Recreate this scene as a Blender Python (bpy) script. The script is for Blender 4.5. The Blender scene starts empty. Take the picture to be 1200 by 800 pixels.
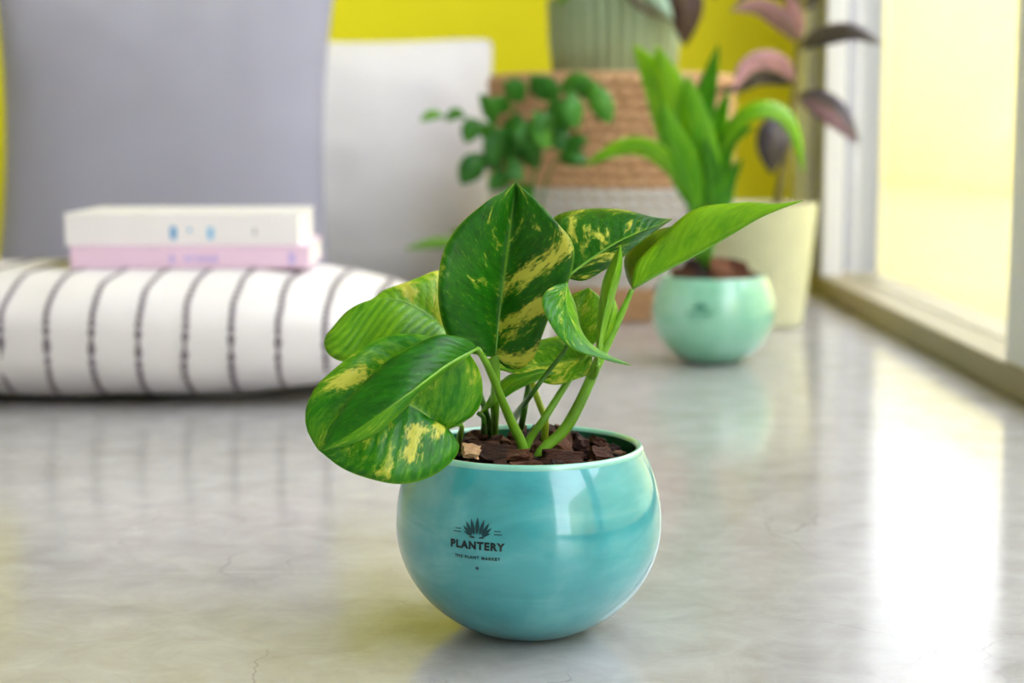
import bpy, bmesh, math, random
from mathutils import Vector, Matrix, noise

S = bpy.context.scene
C = S.collection
random.seed(7)

# ------------------------------------------------------------------ camera
F_PX = 1970.0
CAM_H = 0.263
PITCH = math.atan((400 - 155) / F_PX)
cam_d = bpy.data.cameras.new('camera')
cam_d.sensor_width = 36.0
cam_d.lens = 36.0 * F_PX / 1200.0
cam_d.clip_start = 0.01
cam_d.dof.use_dof = True
cam_d.dof.focus_distance = 0.845
cam_d.dof.aperture_fstop = 6.2
cam_d.dof.aperture_blades = 9
cam = bpy.data.objects.new('camera', cam_d)
C.objects.link(cam)
cam.location = (0, 0, CAM_H)
cam.rotation_euler = (math.pi / 2 - PITCH, 0, 0)
S.camera = cam

# ------------------------------------------------------------------ light
w = bpy.data.worlds.new('world')
S.world = w
w.use_nodes = True
bg = w.node_tree.nodes['Background']
bg.inputs[0].default_value = (0.95, 0.94, 1.05, 1)     # bright overcast sky
bg.inputs[1].default_value = 3.6

S.view_settings.view_transform = 'Standard'
S.view_settings.look = 'None'
S.view_settings.exposure = 0.66
S.view_settings.gamma = 1.0
S.view_settings.use_curve_mapping = False
try:
    S.cycles.use_denoising = True
    S.cycles.max_bounces = 10
    S.cycles.diffuse_bounces = 6
    S.cycles.transparent_max_bounces = 16
except Exception:
    pass

# ------------------------------------------------------------------ pixel -> place
CP, SP = math.cos(PITCH), math.sin(PITCH)


def ray(px, py):
    a, b = (px - 600) / F_PX, (py - 400) / F_PX
    return Vector((a, CP - b * SP, -(SP + b * CP)))


def at(px, py, y):
    d = ray(px, py)
    return Vector((0, 0, CAM_H)) + d * (y / d.y)


def atz(px, py, z):
    d = ray(px, py)
    return Vector((0, 0, CAM_H)) + d * ((z - CAM_H) / d.z)


def pix(p):
    dp = p.y * CP + (CAM_H - p.z) * SP
    dn = (CAM_H - p.z) * CP - p.y * SP
    return 600 + F_PX * p.x / dp, 400 + F_PX * dn / dp


# ------------------------------------------------------------------ materials
def lin(r, g, b):
    def f(c):
        c /= 255.0
        return c / 12.92 if c <= 0.04045 else ((c + 0.055) / 1.055) ** 2.4
    return (f(r), f(g), f(b), 1.0)


class NT:
    def __init__(self, name):
        self.m = bpy.data.materials.new(name)
        self.m.use_nodes = True
        self.t = self.m.node_tree
        self.b = self.t.nodes['Principled BSDF']
        self.out = self.t.nodes['Material Output']

    def n(self, kind, **kw):
        nd = self.t.nodes.new(kind)
        for k, v in kw.items():
            if k.startswith('i_'):
                key = k[2:]
                nd.inputs[int(key) if key.isdigit() else key.replace('_', ' ')].default_value = v
            else:
                setattr(nd, k, v)
        return nd

    def l(self, a, b):
        self.t.links.new(a, b)

    def math(self, op, a, b=None, c=None, clamp=False):
        nd = self.n('ShaderNodeMath', operation=op, use_clamp=clamp)
        for i, x in enumerate((a, b, c)):
            if x is None:
                continue
            if isinstance(x, (int, float)):
                nd.inputs[i].default_value = x
            else:
                self.l(x, nd.inputs[i])
        return nd.outputs[0]

    def ramp(self, x, stops, mode='LINEAR'):
        nd = self.n('ShaderNodeValToRGB')
        cr = nd.color_ramp
        cr.interpolation = mode
        while len(cr.elements) < len(stops):
            cr.elements.new(0.5)
        for e, (p, c) in zip(cr.elements, stops):
            e.position = p
            e.color = c if not isinstance(c, (int, float)) else (c, c, c, 1)
        self.l(x, nd.inputs[0])
        return nd.outputs[0]

    def mix(self, f, a, b, blend='MIX'):
        nd = self.n('ShaderNodeMix', data_type='RGBA', blend_type=blend)
        for i, x in ((0, f), (6, a), (7, b)):
            if isinstance(x, (int, float)):
                nd.inputs[i].default_value = x
            elif isinstance(x, tuple):
                nd.inputs[i].default_value = x
            else:
                self.l(x, nd.inputs[i])
        return nd.outputs[2]

    def noise(self, vec, scale, detail=3.0, rough=0.5, dist=0.0):
        nd = self.n('ShaderNodeTexNoise')
        nd.inputs['Scale'].default_value = scale
        nd.inputs['Detail'].default_value = detail
        nd.inputs['Roughness'].default_value = rough
        nd.inputs['Distortion'].default_value = dist
        if vec is not None:
            self.l(vec, nd.inputs['Vector'])
        return nd.outputs['Fac']

    def obj(self):
        return self.n('ShaderNodeTexCoord').outputs['Object']

    def scaled(self, vec, s):
        nd = self.n('ShaderNodeMapping')
        nd.inputs['Scale'].default_value = s
        self.l(vec, nd.inputs['Vector'])
        return nd.outputs[0]

    def bump(self, h, strength=0.3, dist=0.001):
        nd = self.n('ShaderNodeBump')
        nd.inputs['Strength'].default_value = strength
        nd.inputs['Distance'].default_value = dist
        self.l(h, nd.inputs['Height'])
        self.l(nd.outputs[0], self.b.inputs['Normal'])

    def set(self, **kw):
        for k, v in kw.items():
            self.b.inputs[k.replace('_', ' ')].default_value = v
        return self


def simple(name, col, rough=0.5, var=0.12, scale=30.0, bump=0.0, bscale=200.0, **kw):
    t = NT(name)
    n = t.noise(t.obj(), scale, 4)
    dark = tuple(c * (1 - var) for c in col[:3]) + (1,)
    lite = tuple(min(1, c * (1 + var)) for c in col[:3]) + (1,)
    t.l(t.ramp(n, [(0.3, dark), (0.7, lite)]), t.b.inputs['Base Color'])
    t.b.inputs['Roughness'].default_value = rough
    if bump:
        t.bump(t.noise(t.obj(), bscale, 3), bump)
    t.set(**kw)
    return t.m


def leaf_material(name, dark, mid, bright, yellow, rough=0.32, translucent=0.22, bumps=0.35):
    """uv.x runs base->tip, uv.y across (0.5 = midrib).  Per-leaf object properties:
    seed, tone (0 dark .. 1 bright), varieg (0..1)."""
    t = NT(name)
    uv = t.n('ShaderNodeUVMap').outputs[0]
    sp = t.n('ShaderNodeSeparateXYZ')
    t.l(uv, sp.inputs[0])

    def attr(nm):
        return t.n('ShaderNodeAttribute', attribute_type='OBJECT', attribute_name=nm).outputs['Fac']
    seed, tone, vg = attr('seed'), attr('tone'), attr('varieg')
    s = t.math('MULTIPLY', t.math('SUBTRACT', sp.outputs[1], 0.5), 2.0)
    av = t.math('ABSOLUTE', s)
    a = t.math('SUBTRACT', sp.outputs[0], t.math('MULTIPLY', av, 0.30))
    side = t.math('ADD', t.math('SIGN', s), seed)
    cb = t.n('ShaderNodeCombineXYZ')
    t.l(t.math('MULTIPLY', a, 7.0), cb.inputs[0])
    t.l(t.math('MULTIPLY', av, 1.5), cb.inputs[1])
    t.l(t.math('MULTIPLY', side, 5.3), cb.inputs[2])
    n1 = t.noise(cb.outputs[0], 1.0, 5, 0.62, 0.35)
    cb2 = t.n('ShaderNodeCombineXYZ')
    t.l(t.math('MULTIPLY', a, 34.0), cb2.inputs[0])
    t.l(t.math('MULTIPLY', av, 9.0), cb2.inputs[1])
    t.l(t.math('MULTIPLY', side, 3.1), cb2.inputs[2])
    n2 = t.noise(cb2.outputs[0], 1.0, 3, 0.6)
    both = t.math('ADD', t.math('MULTIPLY', n1, 0.74), t.math('MULTIPLY', n2, 0.26))
    thr = t.math('SUBTRACT', 0.70, t.math('MULTIPLY', vg, 0.24))
    mask = t.math('MULTIPLY', t.math('SUBTRACT', both, thr), 11.0, clamp=True)
    # streaks that follow the side veins: (position along the rib, half width (negative = short fleck), side * place across)
    cb3 = t.n('ShaderNodeCombineXYZ')
    t.l(t.math('MULTIPLY', a, 70.0), cb3.inputs[0])
    t.l(t.math('MULTIPLY', av, 11.0), cb3.inputs[1])
    t.l(t.math('MULTIPLY', side, 4.7), cb3.inputs[2])
    n3 = t.noise(cb3.outputs[0], 1.0, 4, 0.65)
    cb4 = t.n('ShaderNodeCombineXYZ')
    t.l(t.math('MULTIPLY', av, 5.0), cb4.inputs[0])
    t.l(t.math('MULTIPLY', a, 8.0), cb4.inputs[1])
    t.l(t.math('MULTIPLY', side, 2.3), cb4.inputs[2])
    wander = t.math('MULTIPLY', t.math('SUBTRACT', t.noise(cb4.outputs[0], 1.0, 2), 0.5), 0.14)
    for nm in ('streak_a', 'streak_b', 'streak_c'):
        sv = t.n('ShaderNodeSeparateXYZ')
        t.l(t.n('ShaderNodeAttribute', attribute_type='OBJECT', attribute_name=nm).outputs['Vector'], sv.inputs[0])
        wdt = t.math('MAXIMUM', t.math('ABSOLUTE', sv.outputs[1]), 0.0001)
        dist = t.math('ABSOLUTE', t.math('ADD', t.math('SUBTRACT', a, sv.outputs[0]), wander))
        body = t.math('SUBTRACT', 1.0, t.math('DIVIDE', dist, wdt), clamp=True)
        reach = t.math('SUBTRACT', 0.72, t.math('MULTIPLY', t.math('LESS_THAN', sv.outputs[1], 0.0), 0.42))
        across = t.math('SUBTRACT', 1.0, t.math('DIVIDE', t.math('ABSOLUTE', t.math('SUBTRACT', av, t.math('ABSOLUTE', sv.outputs[2]))), reach), clamp=True)
        body = t.math('MULTIPLY', body, t.math('MULTIPLY', across, 2.2, clamp=True))
        same = t.math('GREATER_THAN', t.math('MULTIPLY', s, sv.outputs[2]), 0.0)
        frag = t.math('ADD', t.math('MULTIPLY', body, 1.25), t.math('MULTIPLY', t.math('SUBTRACT', n3, 0.5), 2.4))
        frag = t.math('MULTIPLY', t.math('SUBTRACT', frag, 0.42), 2.0, clamp=True)
        frag = t.math('MULTIPLY', frag, t.math('MULTIPLY', body, 5.0, clamp=True))
        mask = t.math('MAXIMUM', mask, t.math('MULTIPLY', frag, same))
    # greens (the two halves of a folded blade show different faces)
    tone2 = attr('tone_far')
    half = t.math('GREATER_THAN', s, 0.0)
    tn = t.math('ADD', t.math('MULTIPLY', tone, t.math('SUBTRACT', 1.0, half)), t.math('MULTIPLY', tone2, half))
    speck = t.math('MULTIPLY', t.math('SUBTRACT', n2, 0.52), 0.9)
    ribs_ = t.math('MULTIPLY', t.math('SINE', t.math('MULTIPLY', a, 95.0)), attr('ribbing'))
    g = t.math('ADD', t.math('MULTIPLY', t.math('SUBTRACT', n1, 0.5), 1.0), tn)
    g = t.math('ADD', t.math('ADD', g, t.math('MULTIPLY', speck, t.math('ADD', vg, 0.25))), ribs_, clamp=True)
    green = t.ramp(g, [(0.0, dark), (0.5, mid), (1.0, bright)])
    fleck = t.math('MULTIPLY', t.math('MULTIPLY', t.math('SUBTRACT', n3, 0.57), 7.0, clamp=True), t.math('MULTIPLY', vg, 0.85))
    green = t.mix(fleck, green, bright)
    col = t.mix(t.math('MULTIPLY', mask, 0.85), green, yellow)
    rib = t.math('SUBTRACT', 1.0, t.math('MULTIPLY', av, 26.0), clamp=True)
    col = t.mix(t.math('MULTIPLY', rib, 0.6), col, bright)
    edge = t.math('MULTIPLY', t.math('SUBTRACT', av, 0.965), 30.0, clamp=True)
    col = t.mix(t.math('MULTIPLY', edge, 0.45), col, bright)
    t.l(col, t.b.inputs['Base Color'])
    t.b.inputs['Roughness'].default_value = rough
    t.b.inputs['Specular IOR Level'].default_value = 0.4
    vein = t.math('SINE', t.math('MULTIPLY', a, 95.0))
    h = t.math('ADD', t.math('MULTIPLY', vein, 0.25), n2)
    t.bump(h, bumps, 0.0009)
    tr = t.n('ShaderNodeBsdfTranslucent')
    t.l(t.mix(0.5, col, (col_y := (0.35, 0.62, 0.03, 1))), tr.inputs[0])
    mx = t.n('ShaderNodeMixShader')
    mx.inputs[0].default_value = translucent
    t.l(t.b.outputs[0], mx.inputs[1])
    t.l(tr.outputs[0], mx.inputs[2])
    t.l(mx.outputs[0], t.out.inputs[0])
    return t.m


M = {}
M['pothos'] = leaf_material('pothos_leaf', lin(8, 74, 10), lin(40, 134, 16), lin(138, 200, 30), lin(238, 234, 92))
M['lily'] = leaf_material('lily_leaf', lin(14, 88, 10), lin(82, 168, 6), lin(168, 222, 24), lin(170, 220, 60), 0.4)
M['small'] = leaf_material('small_leaf', lin(20, 92, 26), lin(62, 142, 30), lin(140, 196, 66), lin(150, 204, 110), 0.4)
M['cordyline'] = leaf_material('cordyline_leaf', lin(50, 46, 48), lin(112, 96, 106), lin(218, 160, 170), lin(226, 166, 176), 0.35, 0.12)
M['burgundy'] = leaf_material('burgundy_leaf', lin(54, 34, 30), lin(84, 58, 50), lin(140, 105, 95), lin(150, 110, 100), 0.4, 0.1)
M['silver'] = leaf_material('silver_leaf', lin(120, 165, 130), lin(170, 205, 180), lin(205, 228, 210), lin(215, 232, 216), 0.4, 0.15)
M['petiole'] = simple('petiole', lin(112, 168, 40), 0.4, 0.28, 60, 0.15, 300)
M['petiole_dark'] = simple('petiole_dark', lin(64, 120, 34), 0.4, 0.25, 60, 0.15, 300)
M['petiole_yellow'] = simple('petiole_yellow', lin(170, 195, 50), 0.4, 0.2, 60, 0.15, 300)
M['midrib'] = simple('midrib', lin(120, 176, 56), 0.4, 0.15, 60)
M['midrib_plain'] = simple('midrib_plain', lin(90, 165, 30), 0.4, 0.15, 60)
M['wood_stem'] = simple('wood_stem', lin(128, 118, 58), 0.6, 0.2, 60)
M['bark'] = None


def bark_mat():
    t = NT('bark_chip')
    ob = t.obj()
    rnd = t.n('ShaderNodeObjectInfo').outputs['Random']
    n = t.noise(t.scaled(ob, (110, 620, 620)), 1.0, 6, 0.7, 0.6)
    x = t.math('ADD', t.math('MULTIPLY', n, 0.7), t.math('MULTIPLY', rnd, 0.40))
    t.l(t.ramp(x, [(0.34, lin(34, 16, 12)), (0.52, lin(76, 40, 28)), (0.68, lin(122, 72, 48)), (0.9, lin(186, 134, 98))]),
        t.b.inputs['Base Color'])
    t.b.inputs['Roughness'].default_value = 0.8
    t.bump(n, 1.0, 0.004)
    return t.m


M['bark'] = bark_mat()
M['bark_pale'] = simple('bark_pale', lin(205, 165, 125), 0.75, 0.1, 120, 0.4, 300)
M['soil'] = simple('soil', lin(46, 30, 22), 0.95, 0.4, 220, 0.9, 260)


def glaze_mat(name, c_dark, c_mid, c_light, amount=1.0, coat=1.0):
    t = NT(name)
    ob = t.obj()
    n1 = t.noise(t.scaled(ob, (14, 14, 46)), 1.0, 4, 0.55, 0.6)
    n2 = t.noise(ob, 26.0, 3, 0.5, 0.8)
    x = t.math('ADD', t.math('MULTIPLY', n1, 0.6), t.math('MULTIPLY', n2, 0.4))
    t.l(t.ramp(x, [(0.5 - 0.22 * amount, c_dark), (0.5, c_mid), (0.5 + 0.2 * amount, c_light)]), t.b.inputs['Base Color'])
    t.b.inputs['Roughness'].default_value = 0.28
    t.b.inputs['Coat Weight'].default_value = coat
    t.b.inputs['Coat IOR'].default_value = 1.65
    t.b.inputs['Coat Roughness'].default_value = 0.04
    t.bump(t.noise(ob, 40.0, 2), 0.05, 0.002)
    return t.m


M['turquoise'] = glaze_mat('turquoise_glaze', lin(30, 140, 150), lin(62, 172, 180), lin(116, 204, 206))
M['turquoise_rim'] = glaze_mat('turquoise_rim_glaze', lin(120, 205, 190), lin(150, 220, 205), lin(176, 232, 220))
M['turquoise_in'] = glaze_mat('inner_glaze', lin(34, 128, 96), lin(54, 150, 118), lin(72, 168, 140))
M['mint'] = glaze_mat('mint_glaze', lin(128, 206, 172), lin(150, 220, 190), lin(166, 228, 204), 0.8)
M['ink'] = simple('logo_ink', lin(8, 34, 40), 0.45, 0.1)
M['ink_leaf'] = simple('logo_ink_teal', lin(12, 66, 74), 0.45, 0.1)
M['ink_green'] = simple('logo_ink_green', lin(28, 120, 96), 0.45, 0.1)
M['cream'] = simple('cream_ceramic', lin(226, 226, 188), 0.45, 0.05, 30)
M['ribbed'] = simple('green_ceramic', lin(150, 172, 140), 0.5, 0.08, 20)
M['smallpot'] = simple('white_ceramic', lin(225, 222, 214), 0.4, 0.04, 20)


def fabric(name, col, var=0.05, weave=900.0, bump=0.25):
    t = NT(name)
    ob = t.obj()
    n = t.noise(ob, 9.0, 4)
    dark = tuple(c * (1 - var) for c in col[:3]) + (1,)
    t.l(t.ramp(n, [(0.3, dark), (0.7, col)]), t.b.inputs['Base Color'])
    t.b.inputs['Roughness'].default_value = 0.92
    t.b.inputs['Sheen Weight'].default_value = 0.15
    t.bump(t.noise(ob, weave, 2), bump, 0.0008)
    return t.m


M['grey_fabric'] = fabric('grey_cotton', lin(172, 172, 190))
M['white_fabric'] = fabric('white_cotton', lin(244, 243, 249))
M['stripe_fabric'] = fabric('white_woven_cotton', lin(236, 233, 234), 0.06, 500, 0.5)
M['stripe_yarn'] = fabric('charcoal_yarn', lin(126, 116, 126), 0.2, 700, 0.6)
M['paper'] = simple('paper', lin(240, 236, 226), 0.85, 0.03, 80)
M['book_white'] = simple('white_cover', lin(242, 240, 240), 0.45, 0.02, 20)
M['book_pink'] = simple('pink_cover', lin(236, 206, 228), 0.45, 0.03, 20)
M['print_blue'] = simple('blue_print', lin(52, 150, 205), 0.5, 0.05)
M['print_paleblue'] = simple('pale_blue_print', lin(120, 190, 228), 0.5, 0.05)
M['print_grey'] = simple('grey_print', lin(176, 176, 184), 0.5, 0.05)
M['print_violet'] = simple('violet_print', lin(196, 178, 228), 0.5, 0.05)


def jute_mat(name, a, b, c):
    t = NT(name)
    ob = t.obj()
    n = t.noise(t.scaled(ob, (120, 120, 300)), 1.0, 4, 0.6)
    t.l(t.ramp(n, [(0.28, a), (0.5, b), (0.75, c)]), t.b.inputs['Base Color'])
    t.b.inputs['Roughness'].default_value = 0.9
    t.bump(n, 0.7, 0.002)
    return t.m


M['jute'] = jute_mat('jute_rope', lin(168, 124, 84), lin(216, 174, 132), lin(242, 208, 170))
M['jute_white'] = jute_mat('white_rope', lin(205, 198, 192), lin(226, 221, 216), lin(238, 235, 232))

M['yellow_wall'] = simple('yellow_paint', lin(246, 238, 12), 0.7, 0.025, 3, 0.08, 120)
M['white_paint'] = simple('white_paint', lin(232, 231, 228), 0.7, 0.02, 3, 0.05, 120)
M['frame_white'] = simple('white_aluminium', lin(240, 244, 252), 0.75, 0.02, 10)
M['frame_dark'] = simple('grey_aluminium_and_shade', lin(128, 132, 144), 0.4, 0.05, 10)  # grey of the channel, also the painted shade on the stile
M['frame_olive'] = simple('bronze_aluminium', lin(150, 140, 104), 0.4, 0.06, 10)
M['garden_wall'] = simple('cream_render', lin(214, 204, 140), 0.85, 0.05, 2, 0.2, 60)
M['terrace'] = simple('terrace_sandstone', lin(186, 176, 122), 0.7, 0.08, 3, 0.2, 60)


def floor_mat():
    t = NT('polished_concrete')
    ob = t.obj()
    n1 = t.noise(ob, 2.6, 6, 0.62, 0.7)
    n2 = t.noise(ob, 24.0, 7, 0.68, 0.5)
    n3 = t.noise(t.scaled(ob, (9, 28, 9)), 1.0, 5, 0.6, 0.5)
    x = t.math('ADD', t.math('ADD', t.math('MULTIPLY', n1, 0.38), t.math('MULTIPLY', n2, 0.47)), t.math('MULTIPLY', n3, 0.15))
    base = t.ramp(x, [(0.30, lin(152, 148, 146)), (0.5, lin(177, 175, 177)), (0.68, lin(196, 195, 199))])
    # hairline cracks, broken up by noise
    v = t.n('ShaderNodeTexVoronoi', feature='DISTANCE_TO_EDGE')
    wob = t.n('ShaderNodeTexNoise')
    wob.inputs['Scale'].default_value = 14.0
    wob.inputs['Detail'].default_value = 5
    t.l(ob, wob.inputs['Vector'])
    vm = t.n('ShaderNodeVectorMath', operation='MULTIPLY_ADD')
    t.l(wob.outputs['Color'], vm.inputs[0])
    vm.inputs[1].default_value = (0.10, 0.10, 0)
    t.l(ob, vm.inputs[2])
    t.l(vm.outputs[0], v.inputs['Vector'])
    v.inputs['Scale'].default_value = 13.0
    line = t.math('SUBTRACT', 1.0, t.math('MULTIPLY', v.outputs['Distance'], 90.0), clamp=True)
    gate = t.math('MULTIPLY', t.math('SUBTRACT', t.noise(ob, 5.0, 2), 0.50), 9.0, clamp=True)
    crack = t.math('MULTIPLY', line, gate)
    col = t.mix(t.math('MULTIPLY', crack, 0.6), base, lin(112, 106, 100))
    # pale scratches
    wv = t.n('ShaderNodeTexVoronoi', feature='DISTANCE_TO_EDGE')
    mp = t.n('ShaderNodeMapping')
    mp.inputs['Rotation'].default_value = (0, 0, 0.95)
    mp.inputs['Scale'].default_value = (1.1, 7.0, 1)
    t.l(ob, mp.inputs['Vector'])
    t.l(mp.outputs[0], wv.inputs['Vector'])
    wv.inputs['Scale'].default_value = 1.2
    sc = t.math('SUBTRACT', 1.0, t.math('MULTIPLY', wv.outputs['Distance'], 150.0), clamp=True)
    gate2 = t.math('MULTIPLY', t.math('SUBTRACT', t.noise(ob, 4.0, 1), 0.52), 8.0, clamp=True)
    col = t.mix(t.math('MULTIPLY', t.math('MULTIPLY', sc, gate2), 0.5), col, lin(232, 230, 226))
    t.l(col, t.b.inputs['Base Color'])
    rg = t.ramp(n2, [(0.3, 0.10), (0.7, 0.20)])
    t.l(rg, t.b.inputs['Roughness'])
    t.b.inputs['Specular IOR Level'].default_value = 0.6
    t.bump(t.math('ADD', n2, n3), 0.05, 0.002)
    return t.m


M['floor'] = floor_mat()


def glass_mat():
    t = NT('window_glass')
    tr = t.n('ShaderNodeBsdfTransparent')
    tr.inputs[0].default_value = (0.95, 0.97, 0.96, 1)
    gl = t.n('ShaderNodeBsdfGlossy')
    gl.inputs['Roughness'].default_value = 0.0
    lw = t.n('ShaderNodeLayerWeight')
    lw.inputs[0].default_value = 0.5
    fr = t.math('MULTIPLY_ADD', t.math('POWER', lw.outputs['Facing'], 5.0), 0.94, 0.04)
    mx = t.n('ShaderNodeMixShader')
    t.l(fr, mx.inputs[0])
    t.l(tr.outputs[0], mx.inputs[1])
    t.l(gl.outputs[0], mx.inputs[2])
    t.l(mx.outputs[0], t.out.inputs[0])
    return t.m


M['glass'] = glass_mat()


# ------------------------------------------------------------------ objects
ORIGIN = {}


def thing(name, loc, label, cat, group=None):
    o = bpy.data.objects.new(name, None)
    C.objects.link(o)
    o.empty_display_size = 0.02
    o.location = loc
    ORIGIN[o.name] = Vector(loc)
    o['label'] = label
    o['category'] = cat
    if group:
        o['group'] = group
    return o


def tag(o, label, cat, group=None):
    o['label'] = label
    o['category'] = cat
    if group:
        o['group'] = group
    return o


def link(name, me, mat, parent=None, smooth=True):
    o = bpy.data.objects.new(name, me)
    C.objects.link(o)
    if mat is not None and not me.materials:
        me.materials.append(mat)
    if smooth:
        for p in me.polygons:
            p.use_smooth = True
    if parent is not None:
        o.parent = parent
        ORIGIN[o.name] = ORIGIN[parent.name]
    return o


def build(name, verts, faces, mat, parent=None, smooth=True, uvs=None):
    """verts in world space; stored relative to the thing's base"""
    off = ORIGIN[parent.name] if parent is not None else Vector((0, 0, 0))
    me = bpy.data.meshes.new(name)
    me.from_pydata([tuple(Vector(v) - off) for v in verts], [], faces)
    if uvs is not None:
        ul = me.uv_layers.new(name='UVMap')
        for lp in me.loops:
            ul.data[lp.index].uv = uvs[lp.vertex_index]
    me.update()
    return link(name, me, mat, parent, smooth)


def struct(o):
    o['kind'] = 'structure'
    return o


def box(name, lo, hi, mat, parent=None, bev=0.0):
    (x0, y0, z0), (x1, y1, z1) = lo, hi
    off = ORIGIN[parent.name] if parent is not None else Vector((0, 0, 0))
    bm = bmesh.new()
    vs = [bm.verts.new(Vector(v) - off) for v in
          ((x0, y0, z0), (x1, y0, z0), (x1, y1, z0), (x0, y1, z0), (x0, y0, z1), (x1, y0, z1), (x1, y1, z1), (x0, y1, z1))]
    for f in ((3, 2, 1, 0), (4, 5, 6, 7), (0, 1, 5, 4), (1, 2, 6, 5), (2, 3, 7, 6), (3, 0, 4, 7)):
        bm.faces.new([vs[i] for i in f])
    if bev:
        bmesh.ops.bevel(bm, geom=bm.edges[:], offset=bev, segments=2, affect='EDGES', profile=0.6)
    me = bpy.data.meshes.new(name)
    bm.to_mesh(me)
    bm.free()
    return link(name, me, mat, parent, smooth=False)


def catmull(pts, n):
    """n points evenly spaced by arc length along a Catmull-Rom through pts"""
    P = [Vector(p) for p in pts]
    if len(P) == 2:
        return [P[0].lerp(P[1], i / (n - 1)) for i in range(n)]
    Q = [P[0] * 2 - P[1]] + P + [P[-1] * 2 - P[-2]]
    fine = []
    for i in range(1, len(Q) - 2):
        a, b, c, d = Q[i - 1], Q[i], Q[i + 1], Q[i + 2]
        for k in range(14):
            t = k / 14
            fine.append(0.5 * ((2 * b) + (c - a) * t + (2 * a - 5 * b + 4 * c - d) * t * t + (3 * b - a - 3 * c + d) * t ** 3))
    fine.append(P[-1])
    L = [0]
    for i in range(1, len(fine)):
        L.append(L[-1] + (fine[i] - fine[i - 1]).length)
    out, j = [], 0
    for i in range(n):
        s = L[-1] * i / (n - 1)
        while j < len(L) - 2 and L[j + 1] < s:
            j += 1
        q = (s - L[j]) / max(1e-9, L[j + 1] - L[j])
        out.append(fine[j].lerp(fine[j + 1], min(1, max(0, q))))
    return out


def tube_mesh(pts, radii, sides=10, n=None):
    n = n or max(8, 5 * len(pts))
    P = catmull(pts, n)
    verts, faces = [], []
    up = Vector((0, 1, 0))
    for i, p in enumerate(P):
        tg = (P[min(i + 1, n - 1)] - P[max(i - 1, 0)]).normalized()
        a = tg.cross(up)
        if a.length < 1e-4:
            a = tg.cross(Vector((1, 0, 0)))
        a.normalize()
        b = tg.cross(a).normalized()
        x = i / (n - 1) * (len(radii) - 1)
        k = min(int(x), len(radii) - 2)
        r = radii[k] + (radii[k + 1] - radii[k]) * (x - k)
        for s in range(sides):
            an = 2 * math.pi * s / sides
            verts.append(p + (a * math.cos(an) + b * math.sin(an)) * r)
    for i in range(n - 1):
        for s in range(sides):
            s2 = (s + 1) % sides
            faces.append((i * sides + s, i * sides + s2, (i + 1) * sides + s2, (i + 1) * sides + s))
    faces.append(tuple(range(sides))[::-1])
    faces.append(tuple((n - 1) * sides + s for s in range(sides)))
    return verts, faces


def tube(name, pts, radii, mat, parent, sides=10):
    v, f = tube_mesh(pts, radii, sides)
    return build(name, v, f, mat, parent)


def lathe(profile, seg, cx=0.0, cy=0.0, fn=None):
    """profile [(r,z)] -> verts, faces (open ends)"""
    verts, faces = [], []
    for r, z in profile:
        for s in range(seg):
            an = 2 * math.pi * s / seg
            rr = fn(r, z, an) if fn else r
            verts.append(Vector((cx + rr * math.cos(an), cy + rr * math.sin(an), z)))
    for i in range(len(profile) - 1):
        for s in range(seg):
            s2 = (s + 1) % seg
            faces.append((i * seg + s, i * seg + s2, (i + 1) * seg + s2, (i + 1) * seg + s))
    return verts, faces


def cap(verts, faces, start, seg, flip=False):
    f = tuple(range(start, start + seg))
    faces.append(f[::-1] if flip else f)


# ------------------------------------------------------------------ the room
WX = 0.525          # window wall
BY = 3.04           # yellow wall
fl = struct(box('floor', (-3.1, -2.6, -0.12), (WX + 0.10, BY + 0.12, 0.0), M['floor']))
struct(box('wall_back', (-3.1, BY, 0.0), (WX + 0.10, BY + 0.12, 2.8), M['yellow_wall']))
struct(box('wall_left', (-3.1, -2.6, 0.0), (-3.0, BY, 2.8), M['white_paint']))
struct(box('ceiling', (-3.1, -2.6, 2.8), (WX + 0.10, BY + 0.12, 2.92), M['white_paint']))
struct(box('wall_front', (-3.1, -2.72, 0.0), (WX + 0.10, -2.6, 2.8), M['white_paint']))
struct(box('wall_right', (WX, -2.6, 0.0), (WX + 0.10, -0.65, 2.8), M['white_paint']))
struct(box('trim_1', (WX, -0.65, 2.45), (WX + 0.10, BY, 2.8), M['white_paint']))

win = bpy.data.objects.new('window_1', None)
C.objects.link(win)
win.location = (WX, 2.83, 0)
ORIGIN['window_1'] = Vector((WX, 2.83, 0))
win['kind'] = 'structure'
win['label'] = 'full height sliding window with white jamb beside the yellow wall'
box('jamb', (WX - 0.02, 2.90, 0), (WX + 0.09, BY, 2.45), M['frame_white'], win, 0.003)
box('gasket_channel', (WX, 2.80, 0), (WX + 0.085, 2.90, 2.45), M['frame_dark'], win, 0.002)
box('stile', (WX - 0.022, 2.72, 0.03), (WX + 0.012, 2.80, 2.42), M['frame_white'], win, 0.003)
box('stile_shade_strip', (WX - 0.025, 2.735, 0.03), (WX - 0.0222, 2.80, 2.42), M['frame_dark'], win, 0)  # dark grey strip that paints in the shade on the stile's inner side
box('bottom_rail', (WX - 0.026, -0.65, 0.0), (WX + 0.085, 2.905, 0.032), M['frame_olive'], win, 0.003)
box('top_rail', (WX, -0.65, 2.42), (WX + 0.085, 2.905, 2.45), M['frame_white'], win, 0.003)
for k in range(3):
    y1 = 2.72 - k * 1.10
    y0 = max(y1 - 1.02, -2.58)
    box('pane', (WX + 0.022, y0, 0.032), (WX + 0.028, y1, 2.42), M['glass'], win)
    if k < 3:
        box('stile', (WX - 0.022, y0 - 0.08, 0.03), (WX + 0.05, y0, 2.42), M['frame_white'], win, 0.003)
struct(box('terrace_ground', (WX + 0.10, -2.6, -0.12), (2.6, 16, -0.02), M['terrace']))
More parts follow.
